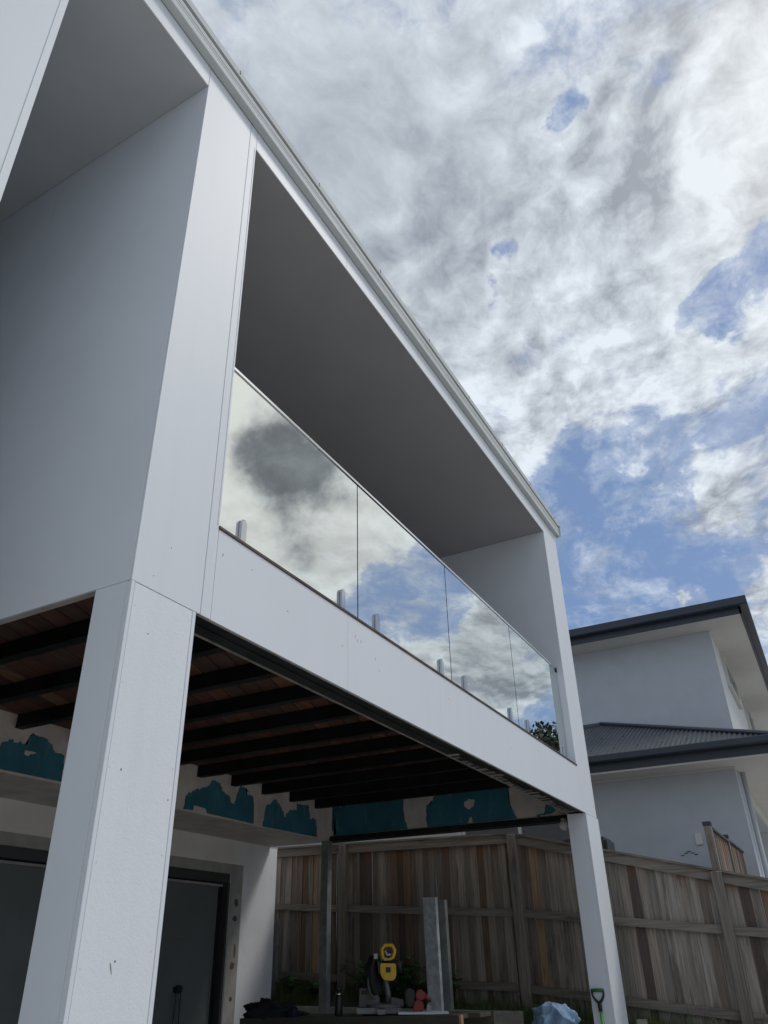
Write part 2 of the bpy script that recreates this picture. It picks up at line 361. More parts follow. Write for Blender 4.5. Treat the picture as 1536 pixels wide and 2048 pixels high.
class MB:
    def __init__(s): s.v = []; s.f = []
    def add(s, vs, fs):
        n = len(s.v); s.v += [tuple(v) for v in vs]; s.f += [tuple(i+n for i in f) for f in fs]; return s
    def box(s, *a): return s.add(bxv(*a), BF)
    def obox(s, c, ax, ay, az, hx, hy, hz):
        c = Vector(c); vs = []
        for (i, j, k) in ((-1,-1,-1),(1,-1,-1),(1,1,-1),(-1,1,-1),(-1,-1,1),(1,-1,1),(1,1,1),(-1,1,1)):
            vs.append(c + Vector(ax)*hx*i + Vector(ay)*hy*j + Vector(az)*hz*k)
        return s.add(vs, BF)
    def tube(s, pts, r, n=8, closed=False, cap=True):
        pts = [Vector(p) for p in pts]; rings = []; prev = None
        for i, p in enumerate(pts):
            a = pts[i-1] if (i > 0 or closed) else p; b = pts[(i+1) % len(pts)] if (i < len(pts)-1 or closed) else p
            t = (b-a).normalized()
            if prev is None:
                u = t.cross(Vector((0, 0, 1)));  u = u if u.length > .1 else t.cross(Vector((1, 0, 0)))
            else: u = prev - t*prev.dot(t)
            u.normalize(); prev = u; w = t.cross(u); rr = r[i] if isinstance(r, (list, tuple)) else r
            rings.append([p+(u*math.cos(2*math.pi*k/n)+w*math.sin(2*math.pi*k/n))*rr for k in range(n)])
        vs = [v for rg in rings for v in rg]; fs = []; m = len(rings)
        for i in range(m if closed else m-1):
            for k in range(n):
                a = i*n+k; b = i*n+(k+1) % n; c = ((i+1) % m)*n+(k+1) % n; d = ((i+1) % m)*n+k
                fs.append((a, b, c, d))
        if cap and not closed: fs += [tuple(range(n-1, -1, -1)), tuple((m-1)*n+k for k in range(n))]
        return s.add(vs, fs)
    def lathe(s, c, prof, n=20):
        vs = [(c[0]+r*math.cos(2*math.pi*k/n), c[1]+r*math.sin(2*math.pi*k/n), c[2]+z) for r, z in prof for k in range(n)]
        fs = [(i*n+k, i*n+(k+1) % n, (i+1)*n+(k+1) % n, (i+1)*n+k) for i in range(len(prof)-1) for k in range(n)]
        return s.add(vs, fs)
    def prism(s, poly, fn, d0, d1):
        """poly in 2D, fn(a, b, d) -> xyz"""
        n = len(poly); vs = [fn(a, b, d0) for a, b in poly]+[fn(a, b, d1) for a, b in poly]
        return s.add(vs, [tuple(range(n)), tuple(range(2*n-1, n-1, -1))]+[(i, (i+1) % n, n+(i+1) % n, n+i) for i in range(n)])
    def out(s, name, mat, parent=None, smooth=False): return mesh(name, s.v, s.f, mat, parent, smooth)
def extrude_x(name, prof, x0, x1, mat, parent):
    """closed profile [(y,z)] extruded along x"""
    return MB().prism(prof, lambda a, b, d: (d, a, b), x0, x1).out(name, mat, parent)

# ------------------------------------------------------------------ ground and hills
GZ = -1.5
me = MB().add([(-900, -900, GZ), (900, -900, GZ), (900, 900, GZ), (-900, 900, GZ)], [(0, 1, 2, 3)])
tag(me.out('ground', 'ground'), None, kind='structure')
def bank_z(x, y):
    base = -.62 + .085*(y-2.0) if y < 4.6 else -.40 + .03*(y-4.6)
    t = min(1, max(0, (x-9.14)/.5)); return base - .16*(1-t) + .035*noise.noise(Vector((x*3, y*3, 0)))
nx, ny = 14, 90; vs = []; fs = []
for j in range(ny):
    for i in range(nx):
        x = 9.13 + i*(11.1-9.13)/(nx-1) if i else 9.13; y = -6 + j*20/(ny-1)
        vs.append((x, y, bank_z(x, y)))
for j in range(ny-1):
    for i in range(nx-1): a = j*nx+i; fs.append((a, a+1, a+1+nx, a+nx))
b0 = len(vs)
for j in range(ny): vs.append((9.13, -6+j*20/(ny-1), GZ-.1))
for j in range(ny-1): fs.append((j*nx, (j+1)*nx, b0+j+1, b0+j))
tag(mesh('garden_bank', vs, fs, 'soil', None, True), None, kind='structure')
# far wooded hills all round, low on the horizon
vs = []; fs = []; n = 96
for k in range(n):
    a = 2*math.pi*k/n; r = 420
    h = 14 + 16*noise.noise(Vector((math.cos(a)*2.2, math.sin(a)*2.2, 3)))
    vs += [(r*math.cos(a), r*math.sin(a), GZ-1), ((r+60)*math.cos(a), (r+60)*math.sin(a), h), ((r+200)*math.cos(a), (r+200)*math.sin(a), h+6)]
for k in range(n):
    a = k*3; b = ((k+1) % n)*3; fs += [(a, b, b+1, a+1), (a+1, b+1, b+2, a+2)]
tag(mesh('hills', vs, fs, 'hills', None, True), None, kind='structure')

# ------------------------------------------------------------------ the house
YF = 2.2; X0 = 1.934; XA = 2.357; X4 = 8.518; X5 = 9.061; ZB = 1.366; ZS = 4.812; ZD = 1.845; ZR = 5.0; YB = 6.576
house = thing('house', (5.0, 5.0, GZ), 'white two storey house with open balcony above a dark unfinished garage undercroft', 'house')
T = .009   # cladding sheet thickness
def front(x0, x1, z0, z1, mat='white', gap=.0022, y=YF, name='wall_panel'):
    return box(name, x0+gap, x1-gap, y, y+T, z0+gap*.5, z1-gap*.5, mat, house, .0012)
# core behind the sheets
def core(*a): return box('wall_core', *a, 'white', house)
core(-4, .985, YF+T+.003, YB, GZ, ZR-.01)
core(X0+.02, 2.42, YF+T+.003, YB, 1.826, ZR-.01)
core(8.526, X5-.004, YF+T+.003, YB, 1.826, ZR-.01)
box('beam_packing', X0+.02, X5-.004, YF+T+.003, YF+.10, ZB+.010, 1.822, 'steel_black', house)
core(-4, X5-.004, YF+T+.003, YF+.10, ZS+.004, ZR-.012)
core(-4, X5, YB+.003, YB+5.5, ZB, ZR-.01)
# cladding sheets, front
front(-1.4, .993, GZ, ZR)
box('corner_bead', .955, .968, YF-.003, YF, GZ, ZS, 'white', house)
front(.993, X0, ZS, ZR, gap=.0004)
front(X0, XA, ZB, ZR)
front(XA, 2.427, ZB, ZR, gap=.0012)
box('corner_bead', 2.412, 2.421, YF-.0025, YF, ZD+.02, ZS, 'white', house)
seams = [2.427, 3.645, 4.954, 6.326, 7.66, 8.518]
for i in range(5):
    gp = (.0004, .0018, .0006, .0006, .0004, .0004)[i+1]
    box('wall_panel', seams[i]+.0004, seams[i+1]-gp, YF, YF+T, ZB, ZD-.003, 'white', house)
tops = [2.427, 3.609, 4.887, 6.2, 7.4, 8.518]
for i in range(5): front(tops[i], tops[i+1], ZS, ZR, gap=.0007)
front(8.518, X5, ZB, ZR, gap=.0004)
box('opening_edge', 2.424, 2.4285, YF+T, YF+.35, ZD, ZS, 'white', house)
# side faces
box('wall_panel', X0-.001, X0+.017, YF+T+.001, 3.515, ZB, ZS-.001, 'side', house)
box('wall_panel', X0-.001, X0+.017, 3.518, YB, ZB, ZS-.001, 'side', house)
box('edge_trim', X0-.004, X0+.03, YF+.2, YB, ZB-.008, ZB-.001, 'jamb', house)
box('wall_panel', 8.508, 8.524, YF+.001, YB, ZD, ZS-.001, 'side', house)
box('wall_panel', 2.4285, 2.4345, YF+.36, YB, ZD, ZS-.001, 'side', house)
box('wall_panel', .984, .992, YF+T, YB, GZ, ZS, 'side', house)
box('balcony_wall', 2.44, 8.5, YB-.02, YB, ZD, ZS-.001, 'side', house)
box('wall_panel', .995, X0, YB-.02, YB, ZB, ZS, 'side', house)
# ceilings
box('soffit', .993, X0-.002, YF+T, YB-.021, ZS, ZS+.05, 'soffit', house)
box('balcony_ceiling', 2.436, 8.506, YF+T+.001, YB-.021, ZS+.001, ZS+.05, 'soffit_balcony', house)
# posts under the box
def pillar(x0, x1, yb, label):
    c = box('pillar', x0+.004, x1-.004, YF+T-.001, yb, GZ, ZB-.002, 'white', house)
    c['label'] = label
    box('pillar_panel', x0+.02, x1-.026, YF-.004, YF+.006, GZ, ZB-.006, 'white_rough', c, .001)
    box('corner_bead', x0, x0+.019, YF-.0045, YF+.02, GZ, ZB-.003, 'white', c, .0015)
    box('corner_bead', x1-.022, x1, YF-.003, YF+.02, GZ, ZB-.003, 'white', c, .0015)
    box('pillar_panel', x0-.001, x0+.004, YF+.0205, yb, GZ, ZB-.003, 'side', c)
pillar(X0, 2.327, 2.402, 'near white pillar with rough textured front')
pillar(8.60, 9.10, 2.402, 'far white pillar at the fence side')
# steel behind the fascia
sb = MB().box(2.33, 8.60, YF+.015, YF+.028, ZB+.004, ZB+.012)
box('fascia_lip', 2.33, 8.60, YF+T, YF+.014, ZB-.006, ZB-.001, 'steel_edge', house)
steel = box('steel_beam', 2.33, 8.86, YF+.104, YF+.185, ZB+.004, 1.71, 'steel_black', house)
MB().box(2.33, 8.60, YF+.016, YF+.103, ZB+.02, ZB+.03).out('beam_flange', 'steel_black', steel)
box('beam_lip', 2.33, 8.86, YF+.174, YF+.186, ZB-.003, ZB+.0035, 'steel_edge', steel)
rb = random.Random(3)
mb = MB()
for i in range(26):
    x = 5.4 + i*.12 + rb.random()*.03; box('mortar_residue', x, x+.03+.05*rb.random(), YF+.06+rb.random()*.08, YF+.17+rb.random()*.006, ZB+.0005, ZB+.0035+.0004*rb.random(), 'steel_edge', steel)
# joists and decking
box('joist', X0+.02, X0+.085, YF+.19, 5.64, 1.71, 1.8225, 'joist', house)
for k in range(12):
    xj = 8.515-.567*k
    if xj < 2.1: continue
    j = box('joist', xj, xj+.062, YF+.187, 5.638, 1.716, 1.8225, 'joist', house)
    box('joist_flange', xj-.006, xj+.068, YF+.187, 5.637, 1.709, 1.7155, 'joist', j)
def clip(poly, a, b, c):
    out = []
    for i in range(len(poly)):
        p, q = poly[i], poly[(i+1) % len(poly)]; dp = a*p[0]+b*p[1]-c; dq = a*q[0]+b*q[1]-c
        if dp <= 0: out.append(p)
        if dp*dq < 0: t = dp/(dp-dq); out.append((p[0]+t*(q[0]-p[0]), p[1]+t*(q[1]-p[1])))
    return out
ang = math.radians(19.5); ca, sa = math.cos(ang), math.sin(ang)
M['deck'].node_tree  # boards run 19.5 degrees off the facade
for k in range(-26, 44):
    s0 = k*.1455; s1 = s0+.134
    q = [(-12, s0), (12, s0), (12, s1), (-12, s1)]
    poly = [(2+a*ca-b*sa, 2+a*sa+b*ca) for a, b in q]
    for c in ((1, 0, 8.95), (-1, 0, -X0-.02), (0, 1, 5.66), (0, -1, -2.31)):
        if poly: poly = clip(poly, *c)
    if len(poly) < 3: continue
    dz = rb.uniform(-.0015, .0015)
    MB().prism(poly, lambda a, b, d: (a, b, d), 1.8235+abs(dz), 1.8415+dz).out('deck_board', 'deck', house)
box('deck_sheet', X0+.021, 8.6, YF+.101, YB-.03, 1.8435, 1.846, 'edge_brown', house)
box('deck_edge_strip', 2.424, 8.519, YF-.007, YF+.10, ZD-.001, ZD+.016, 'edge_brown', house, .002)
# bulkhead and side header of wet-area board
blk = box('bulkhead', -4, 8.9, 5.64, YB+.002, 1.345, 1.8228, 'compound', house)
TB = [
 [(3.0,1.50),(3.708,1.536),(3.875,1.549),(3.948,1.61),(4.039,1.606),(4.132,1.603),(4.133,1.674),(4.155,1.702),(4.224,1.693),(4.309,1.704),(4.34,1.655),(4.368,1.661),(4.39,1.609),(4.514,1.594),(4.536,1.368),(3.0,1.356)],
 [(4.75,1.36),(4.78,1.62),(5.05,1.69),(5.3,1.58),(5.5,1.70),(5.8,1.6),(5.9,1.362)],
 [(6.093,1.358),(6.107,1.504),(6.223,1.564),(6.422,1.629),(6.49,1.717),(6.627,1.715),(6.695,1.622),(6.81,1.605),(6.848,1.524),(6.893,1.513),(6.935,1.642),(6.985,1.721),(7.089,1.729),(7.097,1.658),(7.232,1.67),(7.264,1.362),(6.458,1.368),(6.426,1.412),(6.245,1.419),(6.239,1.37)],
 [(7.434,1.356),(7.477,1.579),(7.662,1.689),(7.767,1.639),(7.877,1.522),(7.974,1.611),(8.113,1.64),(8.127,1.71),(8.382,1.727),(8.409,1.573),(8.559,1.573),(8.587,1.369),(8.273,1.363)]]
SB = [
 [(5.60,1.77),(4.594,1.785),(4.551,1.789),(4.547,1.524),(4.489,1.415),(5.604,1.412),(5.53,1.446),(5.61,1.475)],
 [(4.112,1.771),(3.139,1.802),(3.151,1.603),(3.073,1.416),(4.223,1.413),(4.236,1.531),(4.232,1.669),(4.177,1.678)],
 [(2.843,1.42),(2.832,1.436),(2.709,1.449),(2.737,1.507),(2.715,1.542),(2.657,1.524),(2.611,1.48),(2.651,1.436)]]
def ragged(poly, amp, step=.035, seed=1):
    r = random.Random(seed); out = []
    for i in range(len(poly)):
        p, q = poly[i], poly[(i+1) % len(poly)]; L = math.hypot(q[0]-p[0], q[1]-p[1]); m = max(1, int(L/step))
        bottom = max(p[1], q[1]) < 1.425
        for k in range(m):
            t = k/m; a = 0 if bottom else amp
            out.append((p[0]+t*(q[0]-p[0])+r.uniform(-a, a), p[1]+t*(q[1]-p[1])+r.uniform(-a, a)*(1.7 if not bottom else 0)))
    return out
def patch(name, poly, fn, d0, d1, mat, parent):
    bm = bmesh.new(); vs = [bm.verts.new(fn(a, b, 0)) for a, b in poly]; f = bm.faces.new(vs)
    r = bmesh.ops.triangulate(bm, faces=[f]); tri = [[v.index for v in ff.verts] for ff in bm.faces if bm.verts.index_update() is None]
    n = len(poly); bm.free()
    V = [fn(a, b, d0) for a, b in poly]+[fn(a, b, d1) for a, b in poly]
    Fs = [tuple(t) for t in tri]+[tuple(i+n for i in reversed(t)) for t in tri]+[(i, (i+1) % n, n+(i+1) % n, n+i) for i in range(n)]
    return mesh(name, V, Fs, mat, parent)
fy = lambda a, b, d: (a, 5.64-d, b)
for i, pl in enumerate(TB): patch('exposed_board', ragged(pl, .009, .016, i), fy, .0002, .0025, 'teal', blk)
hdr = box('header', 8.9, 9.05, YF+.186, 5.639, 1.408, 1.8225, 'compound', house)
fx = lambda a, b, d: (8.9-d, a, b)
for i, pl in enumerate(SB): patch('exposed_board', ragged(pl, .007, .016, i+9), fx, .0002, .0025, 'teal', hdr)
patch('plaster_patch', ragged([(3.717,1.656),(3.656,1.689),(3.581,1.677),(3.596,1.611),(3.666,1.57),(3.721,1.605)], .004, .02, 3), fx, .003, .005, 'compound', hdr)
patch('plaster_patch', ragged([(3.635,1.488),(3.632,1.416),(3.689,1.416),(3.675,1.458)], .004, .02, 4), fx, .003, .005, 'compound', hdr)
patch('plaster_patch', ragged([(4.111,1.521),(4.114,1.545),(4.217,1.562),(4.225,1.552),(4.153,1.518)], .004, .02, 5), fy, .003, .005, 'compound', blk)
patch('plaster_patch', ragged([(7.10,1.69),(7.16,1.70),(7.2,1.685),(7.19,1.665),(7.12,1.66)], .003, .02, 6), fy, .003, .005, 'compound', blk)
sb2 = box('steel_beam', 8.885, 9.055, YF+.20, 5.70, 1.345, 1.4065, 'steel_black', house)
box('steel_post', 8.79, 8.885, 5.60, 5.70, GZ, 1.3445, 'galv_dark', house)
# garage wall
box('garage_wall', 8.09, 8.857, YB, YB+.2, GZ, 1.3445, 'garage_end', house)
box('garage_wall', -4, 8.089, YB, YB+.2, 1.06, 1.3445, 'garage_wall', house)
box('wall_core', 8.859, X5, YB+.02, YB+4, GZ, ZB, 'garage_end', house)
box('corner_bead', 8.318, 8.330, YB-.004, YB-.0005, GZ, 1.10, 'garage_end', house)
box('corner_bead', -3, 8.33, YB-.004, YB-.0005, 1.101, 1.112, 'garage_wall', house)
gd = thing('garage_door', (6, 6.66, GZ), 'wide charcoal garage door shut in the back wall of the undercroft', 'garage door')
jb = box('jamb', 8.091, 8.31, YB-.006, YB-.0008, GZ, 1.06, 'jamb', gd)
for (x, z, w, h) in ((8.21, .63, .045, .05), (8.2, .45, .05, .035), (8.24, .1, .02, .09), (8.21, -.06, .05, .05), (8.22, -.40, .03, .03)):
    MB().prism([(x+w*math.cos(a)*rb.uniform(.7, 1.1), z+h*math.sin(a)*rb.uniform(.7, 1.1)) for a in [i*.63 for i in range(10)]], lambda a, b, d: (a, d, b), YB-.008, YB-.0062).out('putty_spot', 'putty', jb)
box('head_jamb', -3, 8.09, YB-.006, YB+.06, .946, 1.059, 'jamb', gd)
box('door_track', -3, 8.088, YB+.02, YB+.10, .845, .945, 'track', gd)
box('door_track', 8.05, 8.089, YB+.01, YB+.10, GZ, .844, 'track', gd)
for z0, z1 in ((-1.49, -.93), (-.929, -.36), (-.359, .22), (.221, .80)):
    box('door_panel', -3, 7.985, YB+.105, YB+.14, z0, z1, 'door', gd)
box('door_light_block', -3, 8.09, YB+.145, YB+.19, GZ, .94, 'steel_black', gd)  # unseen backing added to stop light leaking through the panel joints
box('door_seal', -3, 8.05, YB+.09, YB+.15, .803, .829, 'jamb', gd)
box('door_seal', 7.99, 8.049, YB+.10, YB+.15, GZ, .80, 'steel_black', gd)
# gutter and roof edge
gut = extrude_x('gutter', [(2.198, 5.002), (2.156, 5.006), (2.150, 5.012), (2.150, 5.066), (2.157, 5.068), (2.157, 5.073), (2.150, 5.075), (2.150, 5.092), (2.157, 5.094), (2.157, 5.099), (2.149, 5.101), (2.147, 5.136), (2.152, 5.142), (2.198, 5.142)], -4, 9.13, 'gutter', house)
box('gutter_gap_shade', -4, 9.125, 2.162, 2.30, 5.1425, 5.165, 'gutter_dark', house)  # dark colour put in for the shade under the roof edge
rf = MB().add([(-4, 2.140, 5.166), (9.15, 2.140, 5.166), (9.15, 2.137, 5.222), (-4, 2.137, 5.222), (-4, 2.16, 5.166), (9.15, 2.16, 5.166), (9.15, 12.2, 5.75), (-4, 12.2, 5.75)], [(0, 1, 2, 3), (3, 2, 6, 7), (0, 4, 5, 1), (4, 7, 6, 5), (1, 5, 6, 2), (0, 3, 7, 4)])
rfo = rf.out('roof', 'gutter', house)
for x in (2.13, 3.1, 4.07, 5.04, 6.01, 6.98, 7.95, 8.92):
    box('roof_clip', x, x+.007, 2.1345, 2.1385, 5.190, 5.2245, 'gutter_dark', rfo)
mb = MB().prism([(2.135, 5.02), (2.20, 5.005), (2.20, 5.18), (2.125, 5.18)], lambda a, b, d: (d, a, b), 9.135, 9.142)
mb.out('gutter_end_cap', 'gutter', gut)

# scuffs, drips and filled screw heads on the cladding
M['scuff'] = paint('grey_scuff', (.16, .14, .12), .8)
M['rust'] = paint('brown_drip_stain', (.40, .30, .22), .9)
M['filler'] = paint('screw_filler', (.66, .68, .70), .8)
def mark(x, z, w, h, mat, y=YF, tilt=0.):
    ct, st_ = math.cos(tilt), math.sin(tilt); pl = []
    for i in range(8):
        a = i*math.pi/4; u = w*math.cos(a)*rb.uniform(.6, 1.1); v = h*math.sin(a)*rb.uniform(.7, 1.1); u *= .7; v *= .75; pl.append((x+u*ct-v*st_, z+u*st_+v*ct))
    MB().prism(pl, lambda a, b, d: (a, d, b), y-.0009, y-.0001).out('mark', mat, house)
mark(2.10, -.02, .003, .028, 'scuff', YF-.004, .35); mark(2.115, .0, .006, .005, 'scuff', YF-.004)
mark(2.06, 1.17, .004, .006, 'scuff', YF-.004); mark(2.28, .55, .004, .005, 'scuff', YF-.004); mark(2.02, .62, .005, .007, 'scuff', YF-.004)
mark(2.47, 1.72, .003, .016, 'scuff', YF, -.3); mark(2.70, 1.74, .005, .004, 'scuff'); mark(3.02, 1.63, .006, .004, 'scuff')
for (x, z) in ((3.73, 1.73), (3.76, 1.71), (3.80, 1.72)): mark(x, z, .004, .016, 'rust')
mark(3.98, 1.66, .004, .012, 'rust'); mark(4.03, 1.60, .004, .010, 'rust'); mark(3.58, 1.62, .005, .006, 'scuff'); mark(2.05, 1.43, .003, .004, 'scuff')
mark(2.13, 1.60, .004, .004, 'scuff'); mark(5.1, 1.70, .004, .006, 'rust'); mark(6.4, 1.60, .004, .010, 'rust')
for z in [GZ+.2+.32*i for i in range(9)]:
    mark(1.968+rb.uniform(-.004, .004), z, .0045, .0045, 'filler', YF-.004); mark(2.285+rb.uniform(-.004, .004), z+.05, .0045, .0045, 'filler', YF-.004)
# ------------------------------------------------------------------ balustrade
bal = thing('glass_balustrade', (5.4, 2.28, ZD), 'frameless mirror tinted glass balustrade with thin steel top rail along the balcony', 'balustrade')
gx = [2.436, 3.900, 5.375, 6.930, 8.506]
for a, b in zip(gx, gx[1:]):
    p = box('glass_panel', a+.006, b-.006, 2.280, 2.291, ZD+.03, 2.952, 'glass', bal)
    p.data.materials.append(M['glass_edge'])
    for f in p.data.polygons:
        if abs(f.normal.y) < .5: f.material_index = 1
rl = MB().box(2.43, 8.46, 2.272, 2.300, 2.953, 2.978)
rlo = rl.out('top_rail', 'chrome', bal)
bm = bmesh.new(); bm.from_mesh(rlo.data); bmesh.ops.bevel(bm, geom=bm.edges[:], offset=.004, segments=2, affect='EDGES'); bm.to_mesh(rlo.data); bm.free()
box('rail_end_bracket', 8.461, 8.506, 2.270, 2.302, 2.925, 2.981, 'steel_black', bal, .004)
def spig(x):
    mb = MB(); pf = [(-.022, 0), (.022, 0), (.022, .165), (.007, .186), (-.007, .186), (-.022, .165)]
    mb.prism([(x+a, ZD+.016+b) for a, b in pf], lambda a, b, d: (a, d, b), 2.260, 2.279)
    mb.prism([(x+a, ZD+.016+b) for a, b in pf], lambda a, b, d: (a, d, b), 2.292, 2.311)
    mb.box(x-.022, x+.022, 2.2795, 2.2915, ZD+.016, ZD+.028)
    o = mb.out('spigot', 'spigot', bal)
    bm = bmesh.new(); bm.from_mesh(o.data); bmesh.ops.bevel(bm, geom=[e for e in bm.edges], offset=.002, segments=1, affect='EDGES'); bm.to_mesh(o.data); bm.free()
M_sp = None
for x in (2.685, 3.692, 4.14, 5.167, 5.632, 6.701, 7.172, 8.345): spig(x)

# ------------------------------------------------------------------ boundary fence
fence = thing('timber_fence', (9.6, 3.44, -.9), 'weathered grey brown paling fence with capped top rail along the boundary', 'fence')
def ztop(y): return 1.355+.015*(y-3.44) if y > 3.44 else 1.355-.24*(3.44-y)
def zmid(y): return .47+.052*(y-3.44) if y > 3.44 else .47-.10*(3.44-y)
def zbot(y): return -.30+.036*(y-3.44) if y > 3.44 else -.30-.10*(3.44-y)
paling_meshes = []
for i in range(5):
    r = random.Random(i+20); w = .5; vs = []
    for t in range(5):
        z = -.5+t*.25; dx = r.uniform(-.004, .004); e = r.uniform(-.02, .02)
        for a, b in ((-.5, -w+e), (.5, -w+e), (.5, w+e), (-.5, w+e)): vs.append((a+dx*20*.1, b, z))
    fs = [(3, 2, 1, 0), (16, 17, 18, 19)]+[(t*4+k, t*4+(k+1) % 4, t*4+4+(k+1) % 4, t*4+4+k) for t in range(4) for k in range(4)]
    me = bpy.data.meshes.new('paling'); me.from_pydata(vs, [], fs); me.update(); me.materials.append(M['paling']); paling_meshes.append(me)
r = random.Random(11)
y = -1.6; k = 0
while y < 8.4:
    w = .098 + r.uniform(-.004, .004); yc = y+w/2
    zt = ztop(yc)-.002; zb = bank_z(9.62, yc)-.08
    over = (k % 2)*.014 if yc > 3.44 else (k % 3 == 0)*.008
    o = link('paling', paling_meshes[r.randrange(5)], None, fence, (9.628+over+r.uniform(-.002, .002), yc, (zt+zb)/2))
    gap = r.choice((.002, .004, .006, .008)) if yc < 3.3 else r.choice((-.010, -.006, -.004, .001, .003))
    o.scale = (.014, w, zt-zb); o.rotation_euler = (r.uniform(-.0035, .0035), 0, r.uniform(-.03, .03))
    y += w+gap; k += 1
M['nail'] = paint('rusty_nail_head', (.05, .035, .028), .7)
posts = [-1.25, 1.14, 3.40, 5.84, 8.3]
for p in posts:
    zt = ztop(p)-.005
    box('fence_post', 9.515, 9.615, p-.055, p+.055, bank_z(9.6, p)-.3, zt, 'post', fence, .006)
def rail_piece(name, y0, y1, zf, h, x0, x1, dz=0):
    n = 1; vs = []
    for y in (y0, y1):
        z = zf(y)+dz
        vs += [(x0, y, z-h/2), (x1, y, z-h/2), (x1, y, z+h/2), (x0, y, z+h/2)]
    return mesh(name, vs, [(0, 1, 2, 3), (7, 6, 5, 4), (0, 4, 5, 1), (1, 5, 6, 2), (2, 6, 7, 3), (3, 7, 4, 0)], 'rail', fence)
for a, b in zip(posts, posts[1:]):
    rail_piece('fence_rail', a+.057, b-.057, ztop, .105, 9.575, 9.613, -.054)
    rail_piece('fence_rail', a+.057, b-.057, zmid, .085, 9.572, 9.612)
    rail_piece('fence_rail', a+.057, b-.057, zbot, .085, 9.572, 9.612)
    rail_piece('fence_capping', a, b-.003, ztop, .024, 9.545, 9.66, .0115)
# short side fence on the neighbour's side, seen end on
side = thing('timber_fence', (11.4, 1.16, -.6), 'short paling fence running back to the neighbour wall behind the long fence', 'fence')
def zt3(x): return 1.285 + .020*(x-9.9)
for px, hw in ((9.90, .05), (11.42, .045)):
    p_ = box('fence_post', px-hw, px+hw, 1.125, 1.205, -1.2, zt3(px)+.02, 'post', side, .004)
    box('post_cap', px-hw-.006, px+hw+.006, 1.119, 1.211, zt3(px)+.021, zt3(px)+.065, 'n_bin', p_, .004)
x = 9.96; k = 0
while x < 13.05:
    w = .098; zt = zt3(x)-.015 if x < 11.4 else zt3(x)-.03
    o = link('paling', paling_meshes[k % 5], None, side, (x+w/2, 1.150+(k % 2)*.004, (zt-1.2)/2)); o.scale = (.014, w, zt+1.2); o.rotation_euler = (0, 0, math.pi/2)
    x += w+.003; k += 1
for xa, xb in ((9.96, 11.37), (11.47, 13.08)):
    mesh('fence_capping', [(xa, 1.12, zt3(xa)-.012), (xb, 1.12, zt3(xb)-.03), (xb, 1.18, zt3(xb)-.03), (xa, 1.18, zt3(xa)-.012), (xa, 1.12, zt3(xa)+.012), (xb, 1.12, zt3(xb)-.006), (xb, 1.18, zt3(xb)-.006), (xa, 1.18, zt3(xa)+.012)], BF, 'n_bin', side)
# charcoal box beyond the fence
bx = box('storage_box', 9.905, 10.345, 2.335, 2.9, -.9, 1.285, 'n_bin')
bm = bmesh.new(); bm.from_mesh(bx.data); bmesh.ops.bevel(bm, geom=bm.edges[:], offset=.035, segments=4, affect='EDGES'); bm.to_mesh(bx.data); bm.free()
tag(bx, 'charcoal plastic box with rounded top poking above the fence beside the far pillar', 'box')

# ------------------------------------------------------------------ neighbour house
nh = thing('neighbour_house', (16.2, 5, -.8), 'grey rendered two storey neighbouring house with dark metal roofs', 'house')
XL, XU = 13.2, 15.6
box('wall', XU, 26, 1.038, 15, 2.3, 5.664, 'n_wall', nh)
box('wall', XL, 14.82, 1.002, 15, -1.2, 2.562, 'n_wall', nh)
box('wall', XU+.002, 26, 1.027, 1.037, 2.64, 5.663, 'n_side', nh)  # paler sheet over the same wall, paints sunlight on this side
box('wall', XL+.001, 14.82, .991, 1.001, -1.2, 2.561, 'n_wall', nh)
box('wall', 14.82, 24, 3.84, 15, -1.2, 2.52, 'n_side', nh)
box('patio_beam', 14.822, 22, 1.008, 1.2, 2.316, 2.561, 'n_frame', nh)
box('patio_ceiling', 14.822, 22, 1.201, 3.84, 2.52, 2.561, 'n_soffit', nh)
box('patio_post', 19.2, 19.5, 1.02, 1.32, -1.2, 2.315, 'n_side', nh)
box('soffit', 15.0, 26, .402, 15, 5.666, 5.682, 'n_soffit', nh)
box('fascia', 14.964, 14.999, .36, 15, 5.666, 5.88, 'n_gutter', nh)
box('fascia', 14.964, 26, .366, .401, 5.666, 5.88, 'n_gutter', nh)
def gutter_p(x0, ya, yb_, z0, z1):
    pf = [(x0+.135, z0), (x0+.02, z0), (x0, z0+.02), (x0, z1-.012), (x0+.01, z1), (x0+.135, z1)]
    MB().prism(pf, lambda a, b, d: (a, d, b), ya, yb_).out('gutter', 'n_gutter', nh)
def gutter_s(x0, x1, z0, z1):
    MB().prism([(.365, z0), (.25, z0), (.228, z0+.02), (.228, z1-.012), (.238, z1), (.365, z1)], lambda a, b, d: (d, a, b), x0, x1).out('gutter', 'n_gutter', nh)
gutter_p(14.826, .228, 15, 5.79, 5.958); gutter_s(14.964, 26, 5.79, 5.958)
MB().add([(14.86, .264, 5.959), (26, .264, 5.959), (26, 14.9, 5.959), (14.86, 14.9, 5.959), (20.6, 6.0, 7.4), (20.6, 9.6, 7.4)], [(0, 3, 5, 4), (0, 4, 1), (1, 4, 5, 2), (3, 2, 5), (0, 1, 2, 3)]).out('roof', 'n_roof', nh)
MB().add([(14.95, 2.3, 5.99), (15.05, 2.3, 6.03), (15.05, 6.0, 6.03), (14.95, 6.0, 5.99)], [(0, 1, 2, 3)]).out('lit_roof_edge', 'blind', nh)  # pale strip that paints the light along the roof edge
